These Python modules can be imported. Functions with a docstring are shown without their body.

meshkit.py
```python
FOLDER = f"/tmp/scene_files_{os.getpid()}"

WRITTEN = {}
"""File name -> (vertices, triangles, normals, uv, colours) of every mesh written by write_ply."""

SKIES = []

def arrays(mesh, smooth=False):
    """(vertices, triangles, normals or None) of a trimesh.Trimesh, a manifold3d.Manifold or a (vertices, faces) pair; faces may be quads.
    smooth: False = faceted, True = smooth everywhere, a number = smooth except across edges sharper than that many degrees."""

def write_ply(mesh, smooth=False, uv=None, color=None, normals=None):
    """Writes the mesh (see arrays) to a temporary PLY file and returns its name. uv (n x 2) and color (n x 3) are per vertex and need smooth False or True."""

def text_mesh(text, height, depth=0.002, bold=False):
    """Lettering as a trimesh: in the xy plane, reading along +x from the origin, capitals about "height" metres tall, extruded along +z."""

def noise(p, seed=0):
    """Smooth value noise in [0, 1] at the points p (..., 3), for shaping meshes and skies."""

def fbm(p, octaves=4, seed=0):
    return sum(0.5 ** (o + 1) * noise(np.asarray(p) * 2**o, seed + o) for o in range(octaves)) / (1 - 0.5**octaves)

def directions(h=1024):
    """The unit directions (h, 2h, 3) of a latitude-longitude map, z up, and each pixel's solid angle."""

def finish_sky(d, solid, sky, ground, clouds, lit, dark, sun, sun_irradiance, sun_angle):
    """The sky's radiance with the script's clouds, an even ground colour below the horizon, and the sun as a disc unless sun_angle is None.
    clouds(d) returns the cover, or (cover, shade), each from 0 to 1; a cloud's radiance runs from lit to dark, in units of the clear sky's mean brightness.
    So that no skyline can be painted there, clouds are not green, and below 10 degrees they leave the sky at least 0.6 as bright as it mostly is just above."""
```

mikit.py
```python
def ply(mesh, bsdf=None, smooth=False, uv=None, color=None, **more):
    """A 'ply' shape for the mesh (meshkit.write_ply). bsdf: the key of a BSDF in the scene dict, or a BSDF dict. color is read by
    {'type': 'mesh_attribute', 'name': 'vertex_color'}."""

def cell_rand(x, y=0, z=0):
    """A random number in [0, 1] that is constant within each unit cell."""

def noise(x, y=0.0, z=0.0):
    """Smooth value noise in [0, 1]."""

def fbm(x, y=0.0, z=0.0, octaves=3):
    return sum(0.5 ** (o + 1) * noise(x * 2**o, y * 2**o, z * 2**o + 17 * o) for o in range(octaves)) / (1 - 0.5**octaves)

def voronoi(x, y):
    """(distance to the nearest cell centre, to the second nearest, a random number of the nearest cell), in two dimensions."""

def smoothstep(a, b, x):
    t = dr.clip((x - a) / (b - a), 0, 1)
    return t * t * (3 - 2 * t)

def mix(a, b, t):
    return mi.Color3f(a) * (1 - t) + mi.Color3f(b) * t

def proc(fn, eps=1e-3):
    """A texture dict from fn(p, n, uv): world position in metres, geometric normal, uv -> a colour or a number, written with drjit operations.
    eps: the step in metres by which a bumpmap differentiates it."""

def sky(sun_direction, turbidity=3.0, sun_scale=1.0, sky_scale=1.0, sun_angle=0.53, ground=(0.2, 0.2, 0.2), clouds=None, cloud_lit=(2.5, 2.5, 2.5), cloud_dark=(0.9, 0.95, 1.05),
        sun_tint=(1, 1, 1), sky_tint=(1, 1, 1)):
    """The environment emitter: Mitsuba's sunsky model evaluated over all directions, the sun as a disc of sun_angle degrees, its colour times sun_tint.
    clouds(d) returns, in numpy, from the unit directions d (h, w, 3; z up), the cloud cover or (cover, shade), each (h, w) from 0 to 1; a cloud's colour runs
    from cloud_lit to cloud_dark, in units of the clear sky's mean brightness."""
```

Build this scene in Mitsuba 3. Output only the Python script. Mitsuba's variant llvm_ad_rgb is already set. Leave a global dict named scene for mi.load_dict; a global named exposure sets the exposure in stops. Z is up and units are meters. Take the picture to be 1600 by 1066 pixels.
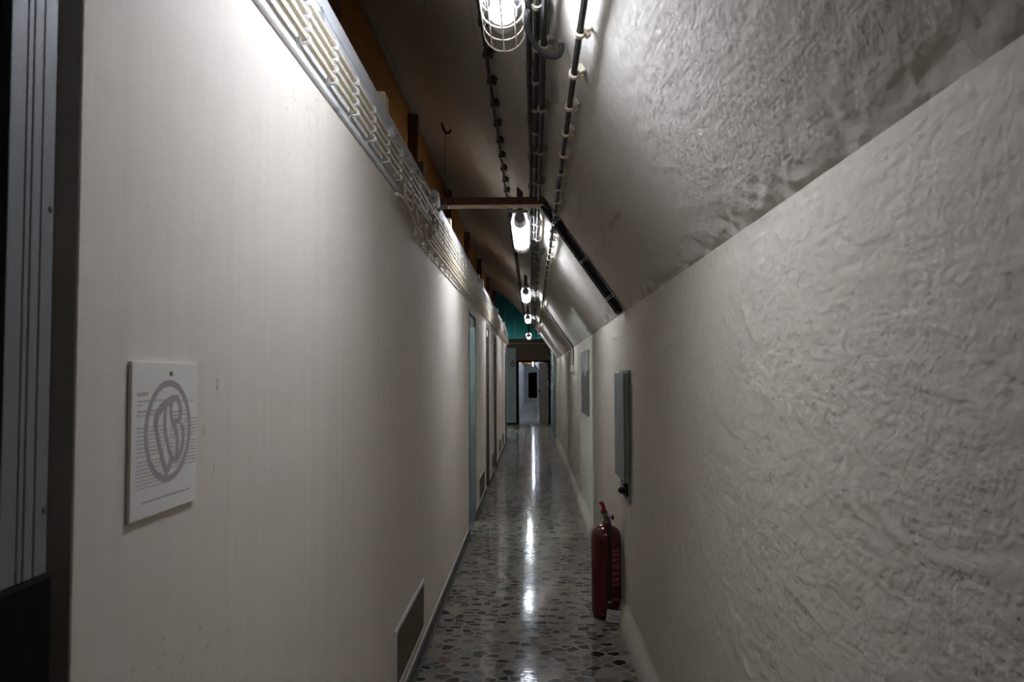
import math, random
import numpy as np
import trimesh, shapely
from shapely.geometry import Polygon, box as sbox, Point, LineString
from shapely import affinity
import drjit as dr
import mitsuba as mi
import mikit, meshkit
from mikit import proc, noise, fbm, voronoi, cell_rand, smoothstep, mix

T = mi.ScalarTransform4f
scene, labels = {}, {}
rng = random.Random(7)
nrg = np.random.default_rng(11)

# ------------------------------------------------------------------ camera, light, exposure
F = 1244.0                      # focal length in pixels of the 1600 px wide frame
HC = 1.45                       # camera height
yaw, pitch, roll = math.atan(32 / F), math.atan(55 / F), math.radians(0.2)
fwd = np.array([-math.sin(yaw) * math.cos(pitch), math.cos(yaw) * math.cos(pitch), math.sin(pitch)])
scene['camera'] = {
    'type': 'thinlens', 'fov': math.degrees(2 * math.atan(800 / F)), 'fov_axis': 'x', 'near_clip': 0.05, 'far_clip': 200.0,
    'aperture_radius': 0.0016, 'focus_distance': 6.0,
    'to_world': T().look_at(origin=[0, 0, HC], target=[float(fwd[0]), float(fwd[1]), HC + float(fwd[2])], up=[math.sin(roll), 0, math.cos(roll)]),
}
exposure = 2.14
TUBE = (11.6, 12.7, 14.9)       # radiance of the caged lamps' tubes
TUBE_FAR = (8.0, 8.8, 10.4)      # tubes of the corridor behind the bulkhead
ROOM_TUBE = (140.0, 168.0, 172.0)  # cool tube in the first side room

# ------------------------------------------------------------------ layout (metres; corridor runs along +y)
XL = -0.58                      # face of the left partition
XR = 0.54                       # right wall above the cove
YE = 17.5                       # end of the vaulted corridor
YB = 24.0                       # bulkhead with the far doorway
YC = 46.0                       # end of the corridor behind it
PROFILE = [(0.54, 1.823), (0.104, 2.45), (-0.16, 2.75), (-0.425, 3.025), (-0.885, 3.367), (-1.4, 3.60), (-2.2, 3.85), (-3.2, 3.95)]

# ------------------------------------------------------------------ helpers
COUNT = {}
def uniq(key):
    n = COUNT.get(key, 0)
    COUNT[key] = n + 1
    return key if n == 0 else f'{key}_{n:03d}'
def thing(name, label, cat, group=None):
    key = uniq(name)
    labels[key] = {'label': label, 'category': cat}
    if group: labels[key]['group'] = group
    return key
def put(name, mesh, bsdf, parent=None, smooth=False, label=None, kind=None, to_world=None, **kw):
    key = uniq((parent + '__' if parent else '') + name)
    d = mesh if isinstance(mesh, dict) else mikit.ply(mesh, bsdf, smooth, **kw)
    if to_world is not None: d = {**d, 'to_world': to_world}
    scene[key] = d
    if label or kind:
        labels[key] = {}
        if label: labels[key]['label'] = label
        if kind: labels[key]['kind'] = kind
    return key
def tag(key, label, cat, group=None):
    labels[key] = {'label': label, 'category': cat, **({'group': group} if group else {})}
    return key
def struct(name, mesh, bsdf, smooth=False, label=None, **kw):
    return put(name, mesh, bsdf, None, smooth, label, 'structure', **kw)

def box(x0, x1, y0, y1, z0, z1, bev=0.0):
    x0, x1 = sorted((x0, x1)); y0, y1 = sorted((y0, y1)); z0, z1 = sorted((z0, z1))
    if bev <= 0:
        m = trimesh.creation.box(extents=[x1 - x0, y1 - y0, z1 - z0])
        m.apply_translation([(x0 + x1) / 2, (y0 + y1) / 2, (z0 + z1) / 2])
        return m
    b = min(bev, (x1 - x0) / 2.01, (y1 - y0) / 2.01, (z1 - z0) / 2.01)
    pts = []
    for ix, iy, iz in np.ndindex(2, 2, 2):
        c = np.array([(x0, x1)[ix], (y0, y1)[iy], (z0, z1)[iz]])
        s = np.array([1 - 2 * ix, 1 - 2 * iy, 1 - 2 * iz]) * b
        for k in range(3):
            q = c + s; q[k] = c[k]; pts.append(q)
    return trimesh.convex.convex_hull(np.array(pts))
def cat(*ms):
    return trimesh.util.concatenate([m for m in ms if m is not None])
def tube(path, r, n=8, caps=True, closed=False):
    P = np.asarray(path, float); m = len(P)
    R = np.broadcast_to(np.asarray(r, float), (m,))
    if closed: t = np.roll(P, -1, 0) - np.roll(P, 1, 0)
    else: t = np.gradient(P, axis=0)
    t /= np.linalg.norm(t, axis=1, keepdims=True) + 1e-12
    a = np.array([0, 0, 1.0]) if abs(t[0][2]) < 0.9 else np.array([1.0, 0, 0])
    u = np.cross(t[0], a); u /= np.linalg.norm(u)
    V = []
    ang = np.arange(n) * 2 * np.pi / n
    for i in range(m):
        u = u - t[i] * (u @ t[i]); u /= np.linalg.norm(u) + 1e-12
        w = np.cross(t[i], u)
        V.append(P[i] + R[i] * (np.cos(ang)[:, None] * u + np.sin(ang)[:, None] * w))
    V = np.vstack(V); Fc = []
    for i in range(m if closed else m - 1):
        j = (i + 1) % m
        for k in range(n):
            k2 = (k + 1) % n
            Fc += [[i * n + k, i * n + k2, j * n + k2], [i * n + k, j * n + k2, j * n + k]]
    if caps and not closed:
        V = np.vstack([V, P[:1], P[-1:]])
        for k in range(n):
            k2 = (k + 1) % n
            Fc += [[m * n, k2, k], [m * n + 1, (m - 1) * n + k, (m - 1) * n + k2]]
    return trimesh.Trimesh(V, np.array(Fc), process=False)
def lathe(prof, c=(0, 0, 0), axis='z', n=32):
    """prof: (radius, height) from bottom to top."""
    pr = np.array(prof, float); ang = np.arange(n) * 2 * np.pi / n
    V = np.array([[r * math.cos(a), r * math.sin(a), h] for r, h in pr for a in ang])
    Fc = []
    for i in range(len(pr) - 1):
        for k in range(n):
            k2 = (k + 1) % n
            Fc += [[i * n + k, i * n + k2, (i + 1) * n + k2], [i * n + k, (i + 1) * n + k2, (i + 1) * n + k]]
    m = trimesh.Trimesh(V, np.array(Fc), process=False)
    if axis == 'y':   # height along +y
        m.vertices = np.stack([m.vertices[:, 0], m.vertices[:, 2], -m.vertices[:, 1]], 1)
    if axis == 'x':
        m.vertices = np.stack([m.vertices[:, 2], m.vertices[:, 0], m.vertices[:, 1]], 1)
    m.apply_translation(c)
    return m
def slab(poly, x0, x1):
    """A polygon in (y, z) extruded between x0 and x1."""
    out = []
    for g in getattr(poly, 'geoms', [poly]):
        if g.is_empty: continue
        m = trimesh.creation.extrude_polygon(g, abs(x1 - x0), engine='earcut')
        v = np.array(m.vertices)
        m.vertices = np.stack([v[:, 2] + min(x0, x1), v[:, 0], v[:, 1]], 1)
        out.append(m)
    return cat(*out)
def ext_y(poly, y0, y1):
    """A polygon in (x, z) extruded between y0 and y1."""
    out = []
    for g in getattr(poly, 'geoms', [poly]):
        m = trimesh.creation.extrude_polygon(g, y1 - y0, engine='earcut')
        v = np.array(m.vertices)
        m.vertices = np.stack([v[:, 0], y1 - v[:, 2], v[:, 1]], 1)
        out.append(m)
    return cat(*out)
def spline(pts, n):
    from scipy.interpolate import CubicSpline
    P = np.array(pts, float); s = np.r_[0, np.cumsum(np.linalg.norm(np.diff(P, axis=0), axis=1))]
    return CubicSpline(s, P)(np.linspace(0, s[-1], n))

# ------------------------------------------------------------------ materials
def princ(color, rough=0.6, spec=0.5, metal=0.0, **kw):
    c = color if isinstance(color, dict) else {'type': 'rgb', 'value': list(color)}
    return {'type': 'principled', 'base_color': c, 'roughness': rough, 'specular': spec, 'metallic': metal, **kw}
def two(b): return {'type': 'twosided', 'bsdf': b}
def bump(b, fn, scale, eps=1e-3):
    return {'type': 'bumpmap', 'tex': proc(fn, eps), 'scale': scale, 'bsdf': b}

def paper_color(p, n, uv):      # woven wall covering: vertical thread tone, blotchy ageing
    thread = noise(p.y * 420, p.z * 18, 3.0) * 0.5 + noise(p.y * 30, p.z * 700, 8.0) * 0.5
    blot = fbm(p.y * 2.3, p.z * 1.1, p.x, 4)
    strk = noise(p.y * 45, p.z * 0.7, 5.0)
    v = 0.94 + 0.10 * (thread - 0.5) + 0.10 * (blot - 0.5) + 0.05 * (strk - 0.5)
    spots = smoothstep(0.84, 0.90, noise(p.y * 70, p.z * 70, 4.0)) * smoothstep(0.55, 0.7, noise(p.y * 3.1, p.z * 2.2, 9.0))
    return mi.Color3f(0.660, 0.592, 0.508) * v * (1 - 0.16 * spots)
def paper_bump(p, n, uv):
    return noise(p.y * 260, p.z * 25, 1.0) + 0.7 * noise(p.y * 25, p.z * 330, 2.0) + 1.5 * noise(p.y * 40, p.z * 40, 3.0)
scene['mat_paper'] = two(bump(princ(proc(paper_color), 0.75, 0.25), paper_bump, 0.00025))

def plaster_color(p, n, uv):
    b = fbm(p.y * 3.0, p.z * 3.0, p.x * 3.0, 4)
    g = noise(p.y * 70, p.z * 70, p.x * 70)
    k = noise(p.y * 32 + 3 * b, (p.z - p.x) * 95, 2.0)
    v = 0.95 + 0.14 * (b - 0.5) + 0.08 * (g - 0.5) + 0.07 * (k - 0.5)
    pit = smoothstep(0.86, 0.90, noise(p.y * 34, p.z * 34, p.x * 34))
    return mi.Color3f(0.620, 0.558, 0.470) * v * (1 - 0.22 * pit)
def plaster_bump(p, n, uv):
    w = noise(p.y * 5, p.z * 5, p.x * 5)
    a = noise(p.y * 22 + 6 * w, (p.z - p.x) * 130 + 5 * w, 4.0)
    return 0.40 * a + 0.50 * noise(p.y * 210, p.z * 210, p.x * 210) + 0.7 * noise(p.y * 120, p.z * 120, p.x * 120) + 0.9 * noise(p.y * 55 + 2 * w, p.z * 55, p.x * 55)
scene['mat_plaster'] = two(bump({'type': 'diffuse', 'reflectance': proc(plaster_color)}, plaster_bump, 0.0022))

def vault_color(p, n, uv):      # one coat of old white plaster with grain, stains and fine scratches
    b = fbm(p.y * 2.2, p.z * 4.0, p.x * 4.0, 4)
    g = noise(p.y * 70, p.z * 70, p.x * 70)
    k = noise(p.y * 40 + 4 * b, (p.z - p.x) * 60 + p.y * 25, 2.0)
    scratch = smoothstep(0.86, 0.90, noise(p.y * 1.3 + 5 * p.x, p.x * 55 + 2 * b, 3.0)) * smoothstep(0.5, 0.6, noise(p.y * 2.1, p.x * 3.0, 9.0))
    return mi.Color3f(0.575, 0.530, 0.468) * (0.93 + 0.20 * (b - 0.5) + 0.10 * (g - 0.5) + 0.09 * (k - 0.5) - 0.22 * scratch)
scene['mat_vault'] = two(bump({'type': 'diffuse', 'reflectance': proc(vault_color)}, plaster_bump, 0.0012))

def wood_fn(a, b, sc=1.0):
    def f(p, n, uv):
        g = fbm(p.y * 2.0 * sc, p.z * 34 * sc + 2 * noise(p.y * 3, p.z * 3), p.x * 20, 4)
        return mix(a, b, g)
    return f
scene['mat_orange_wood'] = two(princ(proc(wood_fn((0.22, 0.092, 0.016), (0.36, 0.158, 0.032))), 0.5, 0.4))
scene['mat_dark_wood'] = two(princ(proc(wood_fn((0.055, 0.02, 0.008), (0.10, 0.042, 0.018))), 0.55, 0.4))
scene['mat_brown_wood'] = two(princ(proc(wood_fn((0.085, 0.05, 0.025), (0.15, 0.092, 0.045))), 0.55, 0.4))
scene['mat_pale_wood'] = two(princ(proc(wood_fn((0.56, 0.49, 0.36), (0.68, 0.60, 0.46))), 0.6, 0.3))
def fascia_c(p, n, uv):
    b = fbm(p.y * 4, p.z * 9, 1.0, 4)
    pk = smoothstep(0.80, 0.84, noise(p.y * 17, p.z * 40, 2.0)) * smoothstep(0.5, 0.6, noise(p.y * 2, p.z * 6, 6.0))
    return mi.Color3f(0.60, 0.60, 0.59) * (0.95 + 0.14 * (b - 0.5)) * (1 - 0.4 * pk)
scene['mat_fascia'] = two(bump(princ(proc(fascia_c), 0.6, 0.35), lambda p, n, uv: noise(p.y * 60, p.z * 60, p.x * 60), 0.0006))
scene['mat_beige_cable'] = princ((0.56, 0.49, 0.365), 0.6, 0.3)
scene['mat_white_plastic'] = princ((0.80, 0.79, 0.76), 0.4, 0.5)
scene['mat_old_plastic'] = princ((0.60, 0.54, 0.40), 0.5, 0.4)
scene['mat_brown_plastic'] = princ((0.26, 0.225, 0.165), 0.5, 0.4)
scene['mat_dark_plastic'] = princ((0.05, 0.045, 0.04), 0.5, 0.4)
scene['mat_black_cable'] = princ((0.018, 0.018, 0.019), 0.6, 0.3)
scene['mat_grey_cable'] = princ((0.12, 0.112, 0.10), 0.6, 0.3)
scene['mat_cage_wire'] = princ((0.70, 0.66, 0.54), 0.4, 0.5)
scene['mat_lamp_grey'] = princ((0.34, 0.34, 0.34), 0.45, 0.5)
scene['mat_lamp_black'] = princ((0.03, 0.03, 0.03), 0.45, 0.5)
def rust_c(p, n, uv):
    b = fbm(p.x * 30, p.y * 30, p.z * 30, 4)
    return mix((0.10, 0.042, 0.026), (0.21, 0.10, 0.065), b)
scene['mat_rust_steel'] = two(princ(proc(rust_c), 0.6, 0.4))
scene['mat_beam_under'] = two(princ(proc(lambda p, n, uv: mix((0.42, 0.31, 0.23), (0.56, 0.43, 0.33), fbm(p.x * 26, p.y * 26, p.z * 26, 4))), 0.6, 0.35))
scene['mat_galvanised'] = princ((0.62, 0.64, 0.65), 0.3, 0.5, 0.9)
scene['mat_hole'] = princ((0.01, 0.01, 0.01), 0.9, 0.1)
scene['mat_blue_steel'] = princ((0.125, 0.142, 0.150), 0.45, 0.4)
scene['mat_blue_grey'] = princ((0.34, 0.41, 0.425), 0.5, 0.4)
scene['mat_brown_frame'] = princ((0.10, 0.085, 0.07), 0.5, 0.4)
def teal_c(p, n, uv):
    return mi.Color3f(0.005, 0.19, 0.178) * (0.8 + 0.5 * fbm(p.x * 18, p.z * 1.2, 3.0, 4))
scene['mat_teal'] = two(princ(proc(teal_c), 0.5, 0.4))
scene['mat_dark_ceiling'] = two(princ((0.06, 0.055, 0.045), 0.8, 0.2))
scene['mat_skirting'] = princ((0.088, 0.083, 0.074), 0.6, 0.3)
scene['mat_vent_frame'] = princ((0.60, 0.565, 0.53), 0.5, 0.4)
scene['mat_vent_dark'] = princ((0.075, 0.058, 0.040), 0.6, 0.3)
scene['mat_vent_bar'] = princ((0.145, 0.112, 0.076), 0.6, 0.3)
scene['mat_board'] = princ((0.69, 0.655, 0.605), 0.6, 0.3)
scene['mat_print_purple'] = princ((0.345, 0.29, 0.305), 0.7, 0.2)
scene['mat_print_grey'] = princ((0.37, 0.35, 0.335), 0.7, 0.2)
scene['mat_print_rose'] = princ((0.42, 0.33, 0.325), 0.7, 0.2)
scene['mat_frame_metal'] = two(princ(proc(lambda p, n, uv: mi.Color3f(0.165, 0.168, 0.172) * (0.95 + 0.10 * noise(p.y * 300, p.z * 4, 1.0))), 0.5, 0.4))
scene['mat_black_panel'] = princ((0.003, 0.003, 0.003), 0.8, 0.1)
scene['mat_black_trim'] = princ((0.007, 0.007, 0.007), 0.8, 0.15)
def cab_c(p, n, uv):
    return mi.Color3f(0.195, 0.213, 0.203) * (0.93 + 0.14 * fbm(p.y * 14, p.z * 8, 1.0, 3))
scene['mat_cabinet'] = princ(proc(cab_c), 0.45, 0.5)
scene['mat_red'] = princ((0.085, 0.002, 0.003), 0.14, 0.5, clearcoat=0.8, clearcoat_gloss=0.95)
scene['mat_red_bright'] = princ((0.50, 0.03, 0.03), 0.35, 0.5)
scene['mat_red_print'] = princ((0.46, 0.12, 0.115), 0.5, 0.4)
scene['mat_black_rubber'] = princ((0.012, 0.012, 0.013), 0.5, 0.4)
scene['mat_brass'] = princ((0.35, 0.30, 0.22), 0.35, 0.5, 0.8)
scene['mat_card'] = princ((0.80, 0.79, 0.76), 0.6, 0.3)
scene['mat_ink'] = princ((0.10, 0.10, 0.11), 0.7, 0.2)
scene['mat_maroon'] = princ((0.23, 0.03, 0.045), 0.5, 0.3)
scene['mat_far_door'] = two(princ((0.30, 0.255, 0.175), 0.5, 0.4))
scene['mat_far_white'] = two(princ((0.58, 0.58, 0.60), 0.6, 0.3))
scene['mat_far_grey'] = two(princ((0.42, 0.44, 0.44), 0.6, 0.3))
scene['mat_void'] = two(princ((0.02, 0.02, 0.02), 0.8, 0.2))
scene['mat_room'] = two(princ((0.55, 0.60, 0.60), 0.7, 0.3))

def floor_bumpf(p, n, uv):
    return 1.0 * noise(p.x * 9, p.y * 7, 1.0) + 0.25 * noise(p.x * 60, p.y * 60, 2.0)
def grout_c(p, n, uv):
    g = noise(p.x * 260, p.y * 260, 1.0); b = fbm(p.x * 9, p.y * 9, 2.0, 3)
    return mi.Color3f(0.235, 0.210, 0.172) * (0.70 + 0.30 * g + 0.28 * b)
scene['mat_grout'] = bump(princ(proc(grout_c), 0.10, 0.16), floor_bumpf, 0.0006, 2e-3)
def chip_c(base):
    def f(p, n, uv):
        return mi.Color3f(*base) * (0.72 + 0.55 * fbm(p.x * 90, p.y * 90, base[0] * 9, 3))
    return f
CHIP_COLORS = [(0.018, 0.018, 0.018), (0.036, 0.036, 0.034), (0.070, 0.066, 0.059), (0.125, 0.112, 0.094), (0.235, 0.206, 0.163), (0.135, 0.094, 0.073), (0.175, 0.160, 0.135)]
for i, c in enumerate(CHIP_COLORS):
    scene[f'mat_chip_{i}'] = bump(princ(proc(chip_c(c)), 0.10, 0.16), floor_bumpf, 0.0006, 2e-3)
def tile_c(p, n, uv):           # far corridor: small chips, pale joints between slabs
    d1, d2, w = voronoi(p.x * 26, p.y * 26)
    c = mix((0.14, 0.14, 0.14), (0.40, 0.385, 0.35), w)
    return mix((0.40, 0.38, 0.35), c, smoothstep(0.03, 0.10, d2 - d1))
scene['mat_far_floor'] = bump(princ(proc(tile_c), 0.10, 0.16), floor_bumpf, 0.0006, 2e-3)
scene['mat_joint'] = princ((0.60, 0.60, 0.58), 0.3, 0.5)

# ------------------------------------------------------------------ floor: terrazzo slab with separate chips
fl = struct('floor', box(-0.75, 0.60, -3.0, YB + 0.1, -0.08, 0.0), 'mat_grout', label='glossy grey terrazzo floor of broken stone chips')
def make_chips():
    from scipy.spatial import Voronoi
    x0, x1, y0, y1 = -0.62, 0.54, 1.6, YB
    pts = []
    grid = {}
    cell = 0.05
    ntry = int((x1 - x0) * (y1 - y0) / 0.0011)
    for _ in range(ntry):
        p = (rng.uniform(x0, x1), rng.uniform(y0, y1))
        r = 0.022 + 0.026 * rng.random() ** 1.5
        gx, gy = int(p[0] / cell + 100), int(p[1] / cell)
        ok = True
        for a in (-1, 0, 1):
            for b in (-1, 0, 1):
                for q in grid.get((gx + a, gy + b), ()):
                    if (q[0] - p[0]) ** 2 + (q[1] - p[1]) ** 2 < (0.5 * (r + q[2])) ** 2 * 2.2:
                        ok = False
        if ok:
            grid.setdefault((gx, gy), []).append((*p, r)); pts.append(p)
    vor = Voronoi(np.array(pts))
    clip = sbox(XL + 0.004, 0.505, y0, y1)
    chips = []
    for i, reg in enumerate(vor.point_region):
        r = vor.regions[reg]
        if -1 in r or len(r) < 3: continue
        g = Polygon(vor.vertices[r])
        if not g.is_valid or g.area > 0.008: continue
        g = g.intersection(clip)
        if g.is_empty or g.geom_type != 'Polygon': continue
        c = g.centroid
        g = affinity.scale(g, rng.uniform(0.80, 1.0), rng.uniform(0.62, 0.98), origin=c)
        g = affinity.rotate(g, rng.uniform(-14, 14), origin=c)
        g = g.buffer(-rng.uniform(0.0012, 0.0038))
        if g.is_empty or g.geom_type != 'Polygon' or g.area < 6e-5: continue
        if rng.random() < 0.10: continue
        chips.append(g.simplify(0.0015))
    return chips
chips = make_chips()
tones = [rng.choices(range(7), [0.15, 0.12, 0.12, 0.16, 0.18, 0.10, 0.17])[0] for _ in chips]
def chip_mesh(g, h):
    ring = np.array(g.exterior.coords)[:-1]
    if Polygon(ring).exterior.is_ccw is False: ring = ring[::-1]
    n = len(ring); c = ring.mean(0)
    V = np.vstack([np.c_[ring, np.full(n, -0.004)], np.c_[c + (ring - c) * 0.985, np.full(n, h)], [[c[0], c[1], h]]])
    Fc = []
    for k in range(n):
        k2 = (k + 1) % n
        Fc += [[k, k2, n + k2], [k, n + k2, n + k], [n + k, n + k2, 2 * n]]
    return V, np.array(Fc)
def inview(g):
    c = g.centroid
    return c.y > 3.72
order = sorted((i for i in range(len(chips)) if inview(chips[i])), key=lambda i: chips[i].centroid.y - 9.0 * math.sqrt(chips[i].area))[:300]
single = set(order)
for i in order:
    put('stone_chip', chip_mesh(chips[i], 0.00035), f'mat_chip_{tones[i]}', fl)
for t in range(7):
    Vs, Fs, at = [], [], 0
    for i, g in enumerate(chips):
        if tones[i] != t or i in single: continue
        V, f_ = chip_mesh(g, 0.00035); Vs.append(V); Fs.append(f_ + at); at += len(V)
    put('stone_chips', (np.vstack(Vs), np.vstack(Fs)), f'mat_chip_{t}', fl, kind='stuff')

# ------------------------------------------------------------------ right wall and vault, plaster relief as geometry
def relief(y, s, seed=0):
    P = np.stack([y, s, np.zeros_like(y) + seed], -1)
    w = meshkit.fbm(P * [1.3, 1.6, 1], 3, 3)
    big = (meshkit.fbm(P * [1.6, 2.2, 1], 3, 5) - 0.5) * 0.010
    q = P.copy(); q[..., 1] += 0.25 * w + 0.10 * np.sin(q[..., 0] * 1.7)
    trow = (meshkit.fbm(q * [8.0, 36.0, 1], 2, 9) - 0.5) * 0.0032
    mask = np.clip((meshkit.noise(P * [2.6, 3.2, 1], 21) - 0.35) * 2.2, 0, 1)
    lump = (meshkit.fbm(P * [34, 42, 1], 2, 13) - 0.5) * 0.0025
    ridge = np.clip(1 - np.abs(meshkit.noise(q * [1.1, 4.5, 1], 31) - 0.5) * 16, 0, 1) ** 2 * 0.0045 * np.clip((meshkit.noise(P * [1.9, 2.4, 1], 41) - 0.45) * 4, 0, 1)
    return big + trow * (0.85 + 0.35 * mask) + lump * (0.85 + 0.3 * mask) + ridge
def swept(profile, ys, amp=1.0, seed=0, fn=None, ramp=None):
    """profile: (n,2) points of (x,z) in order; the surface normal is to the right of travel seen along +y."""
    P = np.array(profile); s = np.r_[0, np.cumsum(np.linalg.norm(np.diff(P, axis=0), axis=1))]
    t = np.gradient(P, axis=0); t /= np.linalg.norm(t, axis=1, keepdims=True)
    nr = np.stack([-t[:, 1], t[:, 0]], 1)      # inward for a profile that climbs the right wall and turns left
    Y, S = np.meshgrid(ys, s, indexing='ij')
    D = relief(Y, S, seed) * amp
    if fn is not None: D = D + fn(Y, S)
    if ramp is not None: D = D * ramp(Y, S, s[-1])
    X = P[None, :, 0] + nr[None, :, 0] * D; Z = P[None, :, 1] + nr[None, :, 1] * D
    V = np.stack([X, Y, Z], -1).reshape(-1, 3)
    a, b = len(ys), len(s); idx = np.arange(a * b).reshape(a, b)
    q = np.stack([idx[:-1, :-1], idx[:-1, 1:], idx[1:, 1:], idx[1:, :-1]], -1).reshape(-1, 4)
    return V, np.vstack([q[:, [0, 2, 1]], q[:, [0, 3, 2]]])
ys = np.r_[np.linspace(-3.0, 0.2, 60)[:-1], np.linspace(0.2, 4.0, 470)[:-1], np.linspace(4.0, 6.5, 170)[:-1], np.linspace(6.5, YE, 250)]
cove = [(0.500, -0.01), (0.502, 0.03), (0.508, 0.075), (0.525, 0.105), (0.5375, 0.13)]
wallp = np.vstack([cove, np.c_[np.full(212, XR), np.linspace(0.15, 1.83, 212)]])
def wall_ramp(Y, S, L):         # the two surfaces meet in one line at the crease
    return np.clip((L - 0.007 - S) / 0.03, 0, 1)
struct('wall_right', swept(wallp, ys, 0.85, 0.0, None, wall_ramp), 'mat_plaster', True, label='rough white plastered concrete wall on the right')
def densify(P, step):
    out = []
    for a, b in zip(P[:-1], P[1:]):
        n = max(1, int(np.linalg.norm(np.subtract(b, a)) / step))
        out += [np.array(a) + (np.array(b) - a) * k / n for k in range(n)]
    return np.array(out + [np.array(P[-1])])
arch_top = spline([PROFILE[1], *PROFILE[2:]], 160)
straight = densify([PROFILE[0], PROFILE[1]], 0.008)
keep = arch_top[::1]
arch = np.vstack([straight[:-1], keep])
from scipy.ndimage import gaussian_filter1d
arch_s = gaussian_filter1d(arch, 2.0, axis=0, mode='nearest'); arch_s[0] = arch[0]
def crease_lumps(Y, S):
    e = np.exp(-((S - 0.03) / 0.05) ** 2)
    P = np.stack([Y * 9, S * 14, np.zeros_like(Y)], -1)
    return e * (meshkit.fbm(P, 3, 77) - 0.45) * 0.020
struct('ceiling', swept(arch_s, ys, 0.62, 5.0, crease_lumps, lambda Y, S, L: np.clip(S / 0.015, 0, 1)), 'mat_vault', True, label='sloping vaulted ceiling of rough white plaster, falling into shade on the left')
def arch_at(x):
    """(z, inward normal) of the vault above x."""
    A = arch_s; i = int(np.argmin(np.abs(A[:, 0] - x))); i = min(max(i, 1), len(A) - 2)
    t = A[i + 1] - A[i - 1]; t /= np.linalg.norm(t)
    z = float(np.interp(-x, -A[:, 0], A[:, 1]))
    return z, np.array([-t[1], t[0]])
def arch_dist(d):
    """Point and inward normal at distance d up the vault from the crease."""
    A = arch_s; s = np.r_[0, np.cumsum(np.linalg.norm(np.diff(A, axis=0), axis=1))]
    x, z = np.interp(d, s, A[:, 0]), np.interp(d, s, A[:, 1])
    i = min(max(int(np.searchsorted(s, d)), 1), len(A) - 2)
    t = A[i + 1] - A[i - 1]; t /= np.linalg.norm(t)
    return np.array([x, z]), np.array([-t[1], t[0]])

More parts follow.
